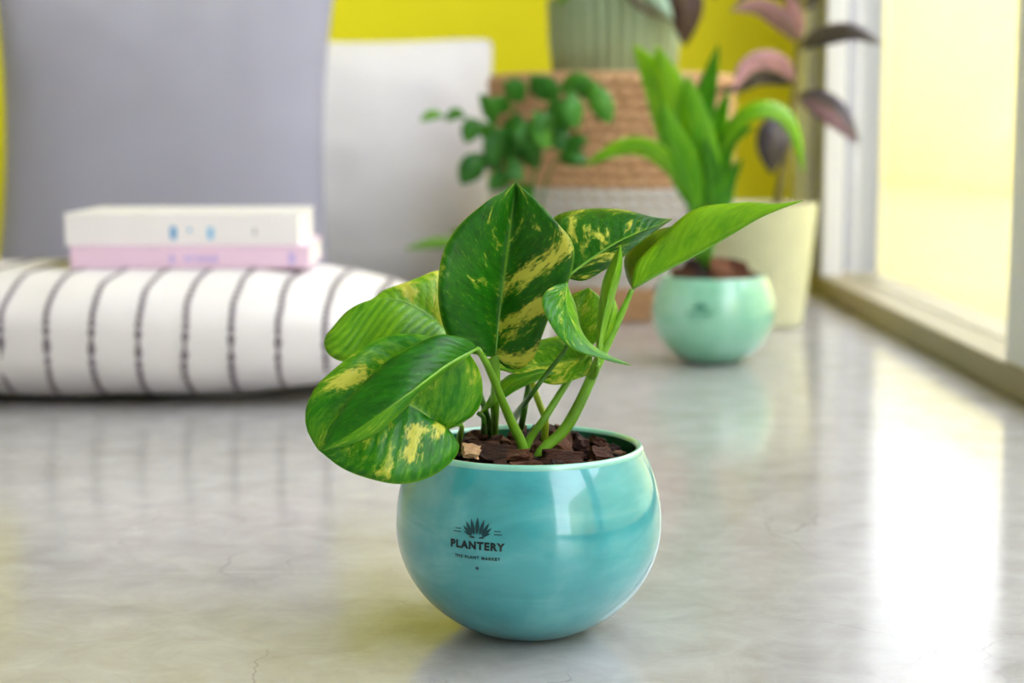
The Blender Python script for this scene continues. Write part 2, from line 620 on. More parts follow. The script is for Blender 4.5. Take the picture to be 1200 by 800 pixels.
struct(box('wall_garden', (2.4, -2.6, -0.02), (2.55, 16, 1.55), M['garden_wall']))

# ------------------------------------------------------------------ round glazed pots
PZ0, PB_LO, PB_HI, PR, PH = 0.058, 0.0625, 0.0765, 0.0705, 0.100


def pot_r(z):
    b = PB_LO if z < PZ0 else PB_HI
    return PR * math.sqrt(max(0.0, 1 - ((z - PZ0) / b) ** 2))


def round_pot(parent, cx, cy, mat_out, mat_rim, mat_in):
    prof = [(pot_r(0.0) - 0.004, 0.0006), (pot_r(0.0) - 0.001, 0.0)]
    prof += [(pot_r(PH * (i / 40.0) ** 1.15), PH * (i / 40.0) ** 1.15) for i in range(1, 40)]
    v, f = lathe(prof, 96, cx, cy)
    cap(v, f, 0, 96, True)
    pot = build('pot', v, f, mat_out, parent)
    r0, z0 = prof[-1]
    rim = [(r0, z0)]
    for i in range(0, 9):
        a = math.pi * i / 8
        rim.append((r0 - 0.0021 + 0.0021 * math.cos(a), z0 + 0.0022 * math.sin(a) * 1.0 + 0.0006))
    v, f = lathe(rim, 96, cx, cy)
    build('rim', v, f, mat_rim, pot)
    ri = rim[-1][0]
    inn = [(ri, rim[-1][1])] + [(pot_r(z) - 0.0045, z) for z in (0.092, 0.08, 0.068)]
    v, f = lathe(inn, 96, cx, cy)
    build('inner_wall', [p for p in v], [x[::-1] for x in f], mat_in, pot)
    return pot


def soil_disc(parent, cx, cy, r, z, seed=0):
    v, f = [Vector((cx, cy, z + 0.002))], []
    R, SG = 8, 48
    for i in range(1, R + 1):
        for s in range(SG):
            an = 2 * math.pi * s / SG
            rr = r * i / R
            p = Vector((cx + rr * math.cos(an), cy + rr * math.sin(an), z))
            p.z += (noise.noise(p * 90 + Vector((seed, 0, 0))) * 0.0022 + 0.002 * (1 - i / R)) * (1 if i < R else 0.3)
            v.append(p)
    for s in range(SG):
        f.append((0, 1 + s, 1 + (s + 1) % SG))
    for i in range(R - 1):
        for s in range(SG):
            s2 = (s + 1) % SG
            f.append((1 + i * SG + s, 1 + (i + 1) * SG + s, 1 + (i + 1) * SG + s2, 1 + i * SG + s2))
    return build('soil', v, f, M['soil'], parent)


def pot_point(cx, cy, th, z, off=0.0):
    r = pot_r(z)
    dz = 0.0005
    slope = (pot_r(z + dz) - pot_r(z - dz)) / (2 * dz)
    nrm = Vector((math.sin(th), -math.cos(th), -slope)).normalized()
    return Vector((cx + r * math.sin(th), cy - r * math.cos(th), z)) + nrm * off


def text_polys(body, size, bold=0.0, spacing=1.0):
    cu = bpy.data.curves.new('lettering', 'FONT')
    cu.body = body
    cu.size = size
    cu.offset = bold
    cu.align_x = 'CENTER'
    cu.space_character = spacing
    cu.resolution_u = 4
    o = bpy.data.objects.new('lettering', cu)
    C.objects.link(o)
    dg = bpy.context.evaluated_depsgraph_get()
    me = bpy.data.meshes.new_from_object(o.evaluated_get(dg))
    v = [(p.co.x, p.co.y) for p in me.vertices]
    f = [tuple(p.vertices) for p in me.polygons]
    bpy.data.objects.remove(o)
    bpy.data.curves.remove(cu)
    bpy.data.meshes.remove(me)
    return v, f


def place_logo(pot, cx, cy, th0, zt, ink, ink_leaf):
    """zt: height of the centre line of the big word"""
    def wrap(name, v, f, mat, off=0.00022):
        out = []
        for x, y in v:
            z = zt + y * 0.985
            out.append(pot_point(cx, cy, th0 + x / pot_r(z), z, off))
        return build(name, out, f, mat, pot, smooth=False)

    def fit(v, width, yc):
        xs = [p[0] for p in v]
        ys = [p[1] for p in v]
        s = width / (max(xs) - min(xs))
        mx, my = (max(xs) + min(xs)) / 2, (max(ys) + min(ys)) / 2
        return [((x - mx) * s, (y - my) * s + yc) for x, y in v]

    v, f = text_polys('PLANTERY', 1.0, 0.055, 1.2)
    wrap('logo_lettering', fit(v, 0.0292, 0.0), f, ink)
    v, f = text_polys('THE PLANT MARKET', 1.0, 0.035, 1.25)
    wrap('logo_tagline', fit(v, 0.0245, -0.0062), f, ink)
    # star
    v = [(0.0013 * (1 if k % 2 == 0 else 0.45) * math.sin(k * math.pi / 5), -0.0117 + 0.0013 * (1 if k % 2 == 0 else 0.45) * math.cos(k * math.pi / 5)) for k in range(10)]
    wrap('logo_star', v, [tuple(range(10))[::-1]], ink_leaf)
    # water-lily emblem of eleven petals
    v, f = [], []

    def petal(ang, x0, ln, wd, y0):
        b = len(v)
        n = 9
        pts = []
        for k in range(n + 1):
            t = k / n
            pts.append((wd * (math.sin(math.pi * t ** 0.8)) ** 0.9, ln * t))
        ring = [(x, y) for x, y in pts] + [(-x, y) for x, y in reversed(pts[1:-1])]
        for x, y in ring:
            v.append((x0 + x * math.cos(ang) + y * math.sin(ang), y0 - x * math.sin(ang) + y * math.cos(ang)))
        f.append(tuple(range(b, len(v))))
    y0 = 0.0047
    petal(0, 0, 0.0088, 0.0010, y0 + 0.0008)
    for sgn in (-1, 1):
        petal(sgn * 0.26, sgn * 0.0014, 0.0083, 0.00095, y0 + 0.0006)
        petal(sgn * 0.52, sgn * 0.0024, 0.0076, 0.0009, y0 + 0.0004)
        petal(sgn * 0.82, sgn * 0.0028, 0.0066, 0.0008, y0 + 0.0002)
        petal(sgn * 1.16, sgn * 0.0026, 0.0050, 0.0006, y0)
        petal(sgn * 1.50, sgn * 0.0008, 0.0036, 0.0005, y0 - 0.0007)
    wrap('logo_emblem', v, f, ink_leaf)
    # pairs of small lines beside the emblem
    v, f = [], []
    for sgn in (-1, 1):
        for yy, ln in ((0.0078, 0.0034), (0.0062, 0.0042)):
            xa, xb = sgn * 0.0088, sgn * (0.0088 + ln)
            n0 = len(v)
            for k in range(5):
                x = xa + (xb - xa) * k / 4
                v += [(x, yy - 0.00022), (x, yy + 0.00022)]
            for k in range(4):
                f.append((n0 + 2 * k, n0 + 2 * k + 2, n0 + 2 * k + 3, n0 + 2 * k + 1))
    wrap('logo_flourish', v, f, ink)


def z_for_pixel(cx, cy, th, py):
    best = min((abs(pix(pot_point(cx, cy, th, z / 2000.0))[1] - py), z / 2000.0) for z in range(20, 190))
    return best[1]


# ------------------------------------------------------------------ leaves
def resolve(p, y0):
    return at(p[0], p[1], y0 + p[2])


def leaf_from_outline(parent, y0, L, Mi, R, tone=0.4, varieg=0.4, seed=0.0, mat='pothos', puff=0.0022,
                      rib=0.0011, nu=34, nv=7, rib_mat='midrib', wave=0.0012, tone_far=None, ribbing=0.0, streaks=()):
    """Blade spanned between two margins (L, R) and the midrib (Mi), each a list of
    (pixel x, pixel y, depth offset in metres)."""
    cl = catmull([resolve(p, y0) for p in L], nu)
    cm = catmull([resolve(p, y0) for p in Mi], nu)
    cr = catmull([resolve(p, y0) for p in R], nu)
    verts, uvs, faces = [], [], []
    W = 2 * nv + 1
    rng = random.Random(seed)
    ph = rng.random() * 6
    for i in range(nu):
        u = i / (nu - 1)
        for j in range(W):
            s = (j - nv) / nv
            e = cl[i] if s < 0 else cr[i]
            a = abs(s)
            p = cm[i].lerp(e, a)
            n = (cm[i] - cl[i]).cross(cm[min(i + 1, nu - 1)] - cm[max(i - 1, 0)])
            n2 = (cr[i] - cm[i]).cross(cm[min(i + 1, nu - 1)] - cm[max(i - 1, 0)])
            nn = n if s < 0 else n2
            if nn.length > 1e-9:
                nn = nn.normalized()
            else:
                nn = Vector((0, -1, 0))
            if nn.y > 0:
                nn = -nn
            span = min(1.0, (e - cm[i]).length / 0.02)
            p = p + nn * (puff * math.sin(math.pi * a) * span + wave * a * span * math.sin(u * 15 + ph + (2 if s > 0 else 0)))
            verts.append(p)
            uvs.append((u, (s + 1) / 2))
    for i in range(nu - 1):
        for j in range(W - 1):
            faces.append((i * W + j, i * W + j + 1, (i + 1) * W + j + 1, (i + 1) * W + j))
    o = build('leaf', verts, faces, M[mat], parent, uvs=uvs)
    o['seed'] = float(seed)
    o['tone'] = float(tone)
    o['varieg'] = float(varieg)
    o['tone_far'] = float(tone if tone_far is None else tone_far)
    o['ribbing'] = float(ribbing)
    for nm, st in zip(('streak_a', 'streak_b', 'streak_c'), list(streaks) + [(0.0, 0.0, 0.0)] * 3):
        o[nm] = [float(q) for q in st]
    sm = o.modifiers.new('thickness', 'SOLIDIFY')
    sm.thickness = 0.0005
    sm.offset = 0.0
    if rib:
        k = max(2, int(nu * 0.94))
        pts = [c + Vector((0, 0.0001, 0)) for c in cm[:k:3]]
        v, f = tube_mesh(pts, [rib, rib * 0.7, rib * 0.35, rib * 0.15], 6, 22)
        build('midrib', v, f, M[rib_mat], o)
    return o


def blade(parent, y0, mid, wpx, tone=0.5, varieg=0.2, seed=0.0, mat='lily', twist=0.5, fold=0.25, pet=0.0,
          petr=0.0016, nu=20, nv=4, rib=True, peak=0.42, rib_mat='midrib_plain', tone_far=None):
    """Pointed leaf along a midrib traced as (px, py, depth); wpx = greatest width in pixels at that depth."""
    pts = [resolve(p, y0) for p in mid]
    P = catmull(pts, nu)
    wm = wpx / F_PX * y0 * 0.5
    verts, uvs, faces = [], [], []
    W = 2 * nv + 1
    eye = Vector((0, 0, CAM_H))
    i0 = int(pet * nu)
    Pb = catmull(P[i0:], nu) if pet else P
    for i in range(nu):
        u = i / (nu - 1)
        tg = (Pb[min(i + 1, nu - 1)] - Pb[max(i - 1, 0)]).normalized()
        vd = (Pb[i] - eye).normalized()
        sd = tg.cross(vd).normalized()
        side = (sd * math.cos(twist) + vd * math.sin(twist)).normalized()
        nrm = side.cross(tg).normalized()
        k = math.log(0.5) / math.log(peak)
        wd = wm * math.sin(math.pi * min(1, max(0, u)) ** k) ** 0.8 if 0 < u < 1 else wm * 0.02
        for j in range(W):
            s = (j - nv) / nv
            p = Pb[i] + side * (s * wd) + nrm * (abs(s) ** 1.5 * wd * fold)
            verts.append(p)
            uvs.append((u, (s + 1) / 2))
    for i in range(nu - 1):
        for j in range(W - 1):
            faces.append((i * W + j, i * W + j + 1, (i + 1) * W + j + 1, (i + 1) * W + j))
    o = build('leaf', verts, faces, M[mat], parent, uvs=uvs)
    o['seed'], o['tone'], o['varieg'], o['tone_far'], o['ribbing'] = float(seed), float(tone), float(varieg), float(tone if tone_far is None else tone_far), 0.0
    sm = o.modifiers.new('thickness', 'SOLIDIFY')
    sm.thickness = 0.0005
    sm.offset = 0.0
    if rib:
        v, f = tube_mesh(Pb[:-1:3], [petr * 0.75, petr * 0.3], 6, 14)
        build('midrib', v, f, M[rib_mat], o)
    if pet:
        v, f = tube_mesh(P[:i0 + 2:2] if i0 > 3 else P[:i0 + 2], [petr * 1.2, petr * 0.8], 8, 14)
        build('petiole', v, f, M[rib_mat], parent)
    return o


# ------------------------------------------------------------------ turquoise pot with the pothos
PX, PY = (619.5 - 600) / F_PX * 0.895, 0.875
SOIL = 0.0935
QX, QY = (835 - 600) / F_PX * 1.945, 1.93
pp = thing('potted_pothos', (PX, PY, 0), 'variegated green pothos in a turquoise glazed round pot on the concrete floor', 'potted plant')
pot = round_pot(pp, PX, PY, M['turquoise'], M['turquoise_rim'], M['turquoise_in'])
pot['label'] = 'turquoise glazed spherical pot with a dark printed logo'
soil_disc(pp, PX, PY, pot_r(SOIL) - 0.0044, SOIL - 0.004)
TH = math.asin((557.5 - 619.5) / F_PX * 0.823 / 0.0695)
place_logo(pot, PX, PY, TH, z_for_pixel(PX, PY, TH, 639.5), M['ink'], M['ink_leaf'])

Y0 = PY
LEAVES = [
    # A: big upright leaf
    dict(L=[(580, 417, -.012), (566, 417, -.018), (548, 412, -.023), (528, 397, -.028), (516, 370, -.031), (512, 338, -.032), (519, 300, -.032), (539, 264, -.03), (568, 236, -.027), (590, 224, -.024), (604, 213, -.02)],
         Mi=[(580, 417, -.012), (584, 380, -.010), (589, 340, -.010), (594, 300, -.012), (599, 258, -.015), (604, 213, -.02)],
         R=[(580, 417, -.012), (592, 430, -.013), (610, 432, -.018), (628, 416, -.023), (638, 390, -.027), (647, 364, -.029), (663, 335, -.031), (673, 303, -.031), (671, 282, -.03), (655, 262, -.028), (628, 235, -.025), (604, 213, -.02)],
         tone=.30, tone_far=.24, varieg=.56, seed=3.0, streaks=((.40, .09, .6), (.16, .07, .5), (-.10, .12, .8))),
    # B: leaf behind, folded, pointing to the right
    dict(L=[(664, 326, 0), (650, 300, .015), (645, 270, .025), (655, 252, .03), (690, 243, .033), (735, 249, .03), (765, 254, .025), (788, 257, .02)],
         Mi=[(664, 326, 0), (690, 306, .003), (730, 281, .008), (788, 257, .02)],
         R=[(664, 326, 0), (685, 329, -.004), (705, 319, -.003), (735, 297, .002), (765, 273, .012), (788, 257, .02)],
         tone=.25, tone_far=.12, varieg=.68, seed=11.0),
    # C: bright long leaf, seen from its underside
    dict(L=[(741, 338, 0), (744, 312, .004), (765, 286, .009), (800, 256, .012), (830, 241, .012), (870, 236, .008), (905, 240, .0), (941, 235, -.008)],
         Mi=[(741, 338, 0), (775, 319, -.003), (820, 296, -.006), (860, 273, -.008), (895, 253, -.008), (941, 235, -.008)],
         R=[(741, 338, 0), (733, 322, .018), (733, 300, .03), (755, 278, .036), (790, 264, .038), (830, 256, .032), (880, 245, .016), (915, 240, .002), (941, 235, -.008)],
         tone=.92, tone_far=.2, varieg=.0, seed=21.0, rib=.0009),
    # D: new rolled leaf
    dict(L=[(700, 428, -.012), (699, 400, -.013), (702, 360, -.012), (706, 332, -.011), (715, 309, -.012), (727, 287, -.016)],
         Mi=[(700, 428, -.012), (703, 395, -.016), (712, 350, -.019), (722, 315, -.018), (727, 287, -.016)],
         R=[(700, 428, -.012), (707, 400, -.008), (718, 355, -.006), (727, 322, -.006), (729, 303, -.010), (727, 287, -.016)],
         tone=.9, varieg=.1, seed=31.0, puff=.001, wave=.0, rib=.0007),
    # E: sheath beside it
    dict(L=[(705, 404, -.004), (706, 380, -.003), (712, 360, -.002), (720, 350, 0)],
         Mi=[(705, 404, -.004), (712, 385, -.007), (718, 368, -.006), (720, 350, 0)],
         R=[(705, 404, -.004), (718, 389, .0), (724, 368, .002), (720, 350, 0)],
         tone=.95, varieg=.2, seed=33.0, puff=.0008, wave=.0, rib=.0),
    # F: curled leaf sweeping to the right
    dict(L=[(664, 331, -.03), (646, 337, -.042), (635, 352, -.047), (639, 373, -.05), (656, 394, -.05), (677, 411, -.047), (706, 421, -.044), (739, 428, -.04)],
         Mi=[(664, 331, -.03), (662, 350, -.034), (668, 373, -.036), (681, 396, -.038), (701, 414, -.04), (739, 428, -.04)],
         R=[(664, 331, -.03), (669, 345, -.026), (674, 362, -.024), (682, 385, -.026), (695, 406, -.032), (739, 428, -.04)],
         tone=.5, tone_far=.75, varieg=.55, seed=41.0, puff=.0015, rib=.0006),
    # G: pale leaf behind the curled one
    dict(L=[(688, 408, .01), (662, 402, .014), (650, 378, .018), (660, 352, .022), (690, 337, .024)],
         Mi=[(688, 408, .01), (680, 385, .016), (682, 360, .02), (690, 337, .024)],
         R=[(688, 408, .01), (703, 396, .012), (708, 372, .016), (704, 350, .02), (690, 337, .024)],
         tone=.9, varieg=.68, seed=44.0),
    # low leaf under it
    dict(L=[(694, 418, .008), (670, 398, .026), (630, 398, .028), (595, 410, .024), (566, 424, .018)],
         Mi=[(694, 418, .008), (660, 424, .014), (620, 427, .016), (566, 424, .018)],
         R=[(694, 418, .008), (692, 438, .0), (660, 449, -.002), (625, 444, .004), (590, 434, .012), (566, 424, .018)],
         tone=.72, varieg=.66, seed=47.0),
    # H: ribbed leaf behind on the left
    dict(L=[(522, 390, .02), (534, 360, .03), (528, 325, .036), (513, 316, .036), (480, 331, .034), (448, 350, .036), (415, 376, .03), (382, 394, .012)],
         Mi=[(522, 390, .02), (502, 370, .022), (470, 353, .022), (440, 351, .02), (408, 364, .016), (382, 394, .012)],
         R=[(522, 390, .02), (518, 400, .008), (480, 409, .003), (440, 417, .002), (405, 424, .002), (387, 417, .004), (380, 402, .008), (382, 394, .012)],
         tone=.95, tone_far=.8, varieg=.2, seed=52.0, ribbing=.10, streaks=((.02, .2, -.6), (.30, .1, -.6))),
    # I: broad low leaf hanging over the rim
    dict(L=[(521, 504, -.045), (543, 495, -.045), (560, 482, -.045), (566, 460, -.045), (561, 432, -.045), (540, 405, -.047), (505, 394, -.05), (472, 391, -.052), (442, 398, -.055), (417, 412, -.058), (392, 431, -.06), (369, 454, -.062), (358, 482, -.065), (361, 506, -.068), (373, 527, -.07)],
         Mi=[(521, 504, -.045), (477, 473, -.052), (430, 468, -.055), (392, 490, -.062), (373, 527, -.07)],
         R=[(521, 504, -.045), (530, 511, -.047), (537, 521, -.05), (532, 536, -.055), (516, 552, -.062), (488, 564, -.068), (458, 567, -.07), (422, 557, -.07), (395, 544, -.07), (373, 527, -.07)],
         tone=.66, tone_far=.52, varieg=.56, seed=61.0, ribbing=.05, streaks=((.50, -.13, -.6), (.06, -.09, .35), (.22, -.10, .55))),
    # J: dark folded leaf lying over it
    dict(L=[(560, 408, -.05), (549, 399, -.055), (532, 394, -.06), (514, 392, -.064), (488, 402, -.068), (458, 421, -.072), (431, 443, -.076), (409, 465, -.08), (395, 490, -.084), (378, 528, -.09)],
         Mi=[(560, 408, -.05), (525, 427, -.068), (490, 453, -.08), (450, 482, -.086), (415, 506, -.089), (378, 528, -.09)],
         R=[(560, 408, -.05), (543, 421, -.06), (510, 444, -.07), (488, 463, -.077), (477, 477, -.079), (450, 501, -.084), (422, 517, -.087), (378, 528, -.09)],
         tone=.32, tone_far=.66, varieg=.4, seed=72.0, puff=.0018, ribbing=.03),
    # K: plain inner leaf seen from below
    dict(L=[(684, 432, .012), (639, 431, .012), (605, 435, .012), (588, 446, .01), (560, 487, -.004)],
         Mi=[(684, 432, .012), (640, 436, .006), (608, 445, .002), (588, 458, 0), (560, 487, -.004)],
         R=[(684, 432, .012), (645, 439, .002), (626, 447, -.004), (600, 461, -.008), (584, 470, -.008), (560, 487, -.004)],
         tone=.55, varieg=.0, seed=83.0, puff=.001),
]
for d in LEAVES:
    leaf_from_outline(pp, Y0, **d)


def petiole(pts, base, wpx, mat='petiole', parent=None, name='petiole', lift=0.006):
    """pts from the leaf down: (px, py, depth); base = pixel where it enters the soil"""
    w3 = [resolve(p, Y0) for p in pts]
    if base:
        b = atz(base[0], base[1], SOIL + lift)
        w3.append(b)
        w3.append(b + (b - w3[-2]).normalized() * 0.006 + Vector((0, 0, -0.010)))
    rr = [x / F_PX * 0.875 / 2 for x in wpx]
    return tube(name, w3, rr, M[mat], parent or pp, 12)


petiole([(560, 409, -.05), (568, 422, -.044), (577, 441, -.034), (588, 468, -.02), (601, 498, -.008)], (612, 522), [7, 9, 10, 12, 13])
petiole([(580, 416, -.012), (581, 447, -.008), (580, 480, .0)], (580, 507), [11, 11, 9, 9])
petiole([(664, 333, -.028), (655, 352, -.022), (660, 378, -.018), (665, 404, -.016), (641, 437, -.012), (622, 463, -.008)], (602, 492), [4, 5, 6, 8, 9, 10], 'petiole_dark')
petiole([(741, 339, 0), (722, 381, -.001), (701, 424, -.002), (691, 447, -.003), (677, 477, -.004), (660, 505, -.005)], (634, 530), [6, 9, 12, 13, 14, 13, 12], lift=0.003)
petiole([(700, 426, -.012), (698, 436, -.008), (694, 442, -.004)], None, [7, 8, 9])
petiole([(705, 403, -.004), (703, 415, -.004), (698, 430, -.003)], None, [5, 7, 7])
petiole([(688, 414, .008), (668, 443, .006), (650, 471, .003), (636, 493, 0)], (618, 520), [6, 8, 9, 10, 10])
petiole([(621, 440, .02), (627, 459, .018), (633, 475, .016), (639, 492, .014)], (638, 514), [8, 8, 9, 9], 'petiole_yellow')
petiole([(622, 436, .03), (618, 460, .026), (614, 483, .022)], (610, 506), [7, 8, 8], 'petiole_dark')
petiole([(560, 484, -.004), (566, 488, -.002), (567, 496, .0)], (567, 510), [5, 8, 9], 'petiole_dark')
petiole([(521, 504, -.045), (532, 498, -.044), (541, 499, -.04)], (538, 516), [4, 6, 8, 8])
petiole([(522, 390, .02), (545, 420, .018), (560, 455, .012), (570, 485, .01)], (574, 505), [5, 7, 8, 8], 'petiole_dark')
# dry sheath at the base of the folded leaf's stalk
tube('dry_sheath', [resolve(p, Y0) for p in ((590, 468, -.016), (600, 490, -.008), (612, 512, .0), (618, 523, .006))],
     [.0003, .0012, .001, .0003], M['petiole_yellow'], pp, 6)


# ------------------------------------------------------------------ bark chips
def chip_mesh(i, sx, sy, sz):
    rng = random.Random(100 + i)
    bm = bmesh.new()
    bmesh.ops.create_cube(bm, size=1.0)
    bmesh.ops.subdivide_edges(bm, edges=bm.edges[:], cuts=4, use_grid_fill=True)
    o = Vector((rng.random() * 50, 0, 0))
    for v in bm.verts:
        c = v.co
        q = c.normalized() * 0.62
        c = c.lerp(q, 0.22)
        nz = noise.noise_vector(c * 2.3 + o)
        c = c + nz * 0.22 + noise.noise_vector(c * 7.0 + o) * 0.09
        c.x *= 1.0 - 0.35 * max(0, c.y) * (1 if i % 2 else -1)
        v.co = Vector((c.x * sx, c.y * sy, c.z * sz))
    zmin = min(v.co.z for v in bm.verts)
    for v in bm.verts:
        v.co.z -= zmin
    me = bpy.data.meshes.new('bark_chip')
    bm.to_mesh(me)
    bm.free()
    me.materials.append(M['bark'])
    return me


CHIPS = [chip_mesh(i, *s) for i, s in enumerate(((.017, .010, .006), (.012, .008, .007), (.009, .007, .005), (.014, .007, .005), (.022, .011, .009), (.006, .005, .004)))]


def chip(kind, loc, rot, scale, label, group, mat=None):
    me = CHIPS[kind]
    half = (.017, .012, .009, .014, .022, .006)[kind] * scale * 0.5
    for cx, cy in ((PX, PY), (QX, QY)):
        d = Vector((loc[0] - cx, loc[1] - cy))
        if d.length < 0.16:
            lim = 0.0520 - half * 0.9
            if d.length > lim:
                d = d * (lim / d.length)
            loc = (cx + d.x, cy + d.y, loc[2])
    if mat is not None:
        me = me.copy()
        me.materials[0] = mat
    o = bpy.data.objects.new('bark_chip', me)
    C.objects.link(o)
    o.location = loc
    o.rotation_euler = rot
    o.scale = (scale,) * 3
    return tag(o, label, 'bark chip', group)


LB, GB = 'reddish brown bark chip lying on the soil of the turquoise pot', 'bark chips in the turquoise pot'
big = [  # kind, pixel, tilt, scale, what sets it apart
    (4, (572, 529), (0.55, 0.1, 0.20), 1.35, 'large dark ridged bark chunk at the front rim under the folded leaf'),
    (4, (604, 531), (0.35, -0.2, -0.5), 1.0, 'long dark bark chunk wedged against the stalk of the folded leaf'),
    (4, (660, 530), (0.8, 0.0, -0.1), 1.05, 'flat dark brown bark chunk leaning beside the thickest stalk'),
    (1, (700, 528), (0.5, 0.25, 0.5), 1.35, 'lighter tan-brown fibrous bark chunk at the front right rim of turquoise pot'),
    (0, (676, 511), (0.9, 0.1, 0.3), 1.05, 'dark bark chunk standing upright behind the thickest stalk'),
    (0, (694, 512), (0.3, -0.2, 0.9), .8, None), (2, (712, 512), (0.4, 0.3, 0.2), 1.0, None),
    (1, (720, 519), (0.2, -0.5, 0.3), .9, None), (0, (560, 512), (0.3, 0.2, -0.5), 1.0, None), (3, (628, 529), (0.2, -0.1, -0.6), 1.0, None),
    (3, (598, 508), (0.4, 0, 0.4), 1.0, None), (1, (645, 512), (0.3, 0.2, 1.0), .9, None), (2, (731, 521), (0.2, 0.1, 0.9), .8, None),
    (3, (545, 530), (0.2, 0.3, 0.8), .9, None), (2, (655, 512), (0.5, 0.3, 0.8), .9, None), (3, (640, 521), (0.5, 0.2, 0.2), .9, None),
]
placed = []
for k, (x, y), rot, s, lab in big:
    p = atz(x, y, SOIL + 0.004)
    placed.append((p.x, p.y, 0.008 * s))
    chip(k, (p.x, p.y, SOIL - 0.0030), rot, s * 0.78, lab or LB, GB)
p = atz(550, 524, SOIL + 0.009)
chip(2, (p.x, p.y, SOIL + 0.0055), (0.9, 0.2, 0.3), 0.9, 'pale tan bark chip at the edge of the turquoise pot', None, M['bark_pale'])
rng = random.Random(5)
n = 0
while n < 60:
    a, r = rng.random() * 6.283, 0.049 * math.sqrt(rng.random())
    x, y = PX + r * math.cos(a), PY + r * math.sin(a)
    if any((x - q[0]) ** 2 + (y - q[1]) ** 2 < (q[2] * 0.8 + .003) ** 2 for q in placed):
        n += 0.1
        continue
    placed.append((x, y, 0.005))
    chip(rng.choice((2, 2, 3, 5, 5, 5)), (x, y, SOIL - 0.0035), (rng.uniform(-.4, .4), rng.uniform(-.4, .4), rng.random() * 6), rng.uniform(.7, 1.1), LB, GB)
    n += 1

for k in range(22):                      # upper layer, heaped round the stalks and towards the back
    a, r = rng.uniform(0.25, 2.9), 0.043 * math.sqrt(rng.random())
    chip(rng.choice((0, 1, 2, 3, 2)), (PX + r * math.cos(a), PY + r * math.sin(a), SOIL + rng.uniform(.0, .0035)),
         (rng.uniform(-.6, .6), rng.uniform(-.5, .5), rng.random() * 6), rng.uniform(.7, 1.0), LB, GB)

# ------------------------------------------------------------------ mint pot with the peace lily
pl = thing('potted_peace_lily', (QX, QY, 0), 'bright green long-leaved plant in a mint glazed round pot', 'potted plant')
pot2 = round_pot(pl, QX, QY, M['mint'], M['mint'], M['mint'])
pot2['label'] = 'mint green glazed spherical pot with a small green logo'
soil_disc(pl, QX, QY, pot_r(SOIL) - 0.0044, SOIL - 0.001, 4)
TH2 = math.asin((812 - 835) / F_PX * 1.88 / 0.0695)
place_logo(pot2, QX, QY, TH2, z_for_pixel(QX, QY, TH2, 368), M['ink_green'], M['ink_green'])
LILY = [
    ([(822, 318, 0), (812, 240, -.01), (799, 170, -.02), (788, 110, -.02), (768, 52, .0)], 48, .8, .3, .32),
    ([(828, 318, .01), (818, 240, .02), (815, 180, .03), (823, 120, .03), (842, 52, .02)], 36, .35, .5, .3),
    ([(820, 318, 0), (805, 235, -.02), (778, 188, -.03), (738, 172, -.03), (684, 194, -.02)], 26, .75, .5, .42),
    ([(830, 318, 0), (836, 230, -.01), (848, 165, -.02), (875, 132, -.03), (908, 127, -.03), (932, 152, -.03), (942, 205, -.03)], 26, .75, .7, .42),
    ([(828, 318, 0), (832, 250, .0), (836, 205, -.01), (850, 165, -.02), (884, 148, -.03)], 36, .3, .3, .3),
    ([(820, 318, 0), (806, 220, .02), (788, 150, .03), (768, 95, .02), (742, 52, -.01)], 50, .85, .4, .3),
    ([(825, 318, 0), (822, 240, -.02), (814, 175, -.03), (806, 88, -.03)], 54, .6, .2, .25),
    ([(830, 318, .01), (842, 250, .03), (850, 215, .04), (870, 186, .04)], 28, .25, .3, .35),
    ([(826, 318, .01), (826, 235, .04), (830, 175, .06), (854, 105, .06)], 40, .45, .6, .3),
    ([(820, 318, 0), (816, 260, -.02), (806, 215, -.03), (786, 160, -.04), (776, 118, -.04)], 40, .55, .3, .35),
    ([(828, 318, 0), (836, 262, -.02), (832, 215, -.03), (826, 160, -.04)], 34, .3, .2, .35),
]
for i, (mid, wd, tone, tw, pt) in enumerate(LILY):
    blade(pl, QY, mid, wd, tone=tone, varieg=.05, seed=200 + i * 7, twist=tw, pet=pt, petr=.0022)
LB2, GB2 = 'brown bark chip lying in the mint green pot', 'bark chips in the mint pot'
HEAP = [(-.024, -.014, 4, 1.3, .7, .002), (-.010, -.030, 0, 1.6, .8, .002), (.012, -.030, 4, 1.6, 1.1, 0), (.034, -.014, 0, 1.7, .9, 0),
        (-.040, .004, 1, 1.8, .6, 0), (.022, .010, 1, 1.9, .7, 0), (-.02, .02, 0, 1.7, .6, 0), (.04, .012, 2, 1.8, .5, 0), (.004, .036, 4, 1.4, .4, 0),
        (-.022, -.006, 1, 1.7, 1.0, .014), (.002, -.016, 1, 1.9, 1.0, .015), (.022, -.004, 0, 1.5, 1.1, .015), (-.008, .012, 0, 1.5, 1.0, .016)]
for i, (dx, dy, k, s, rx, up) in enumerate(HEAP):
    chip(k, (QX + dx, QY + dy, SOIL - 0.001 + up), (rx, .15, (i * .8) % 1.2 - .6), s, LB2, GB2)

# ------------------------------------------------------------------ cream dotted pot with cordyline
KX, KY = (893 - 600) / F_PX * 2.31, 2.30
kr = thing('potted_cordyline', (KX, KY, 0), 'purple and pink leaved cordyline in a cream dimpled pot near the window', 'potted plant')


def woven(r, z, an):
    return r + 0.0024 * max(0.0, math.sin(an * 24 + (math.pi / 2)) * math.sin(z * 2 * math.pi / 0.0145))


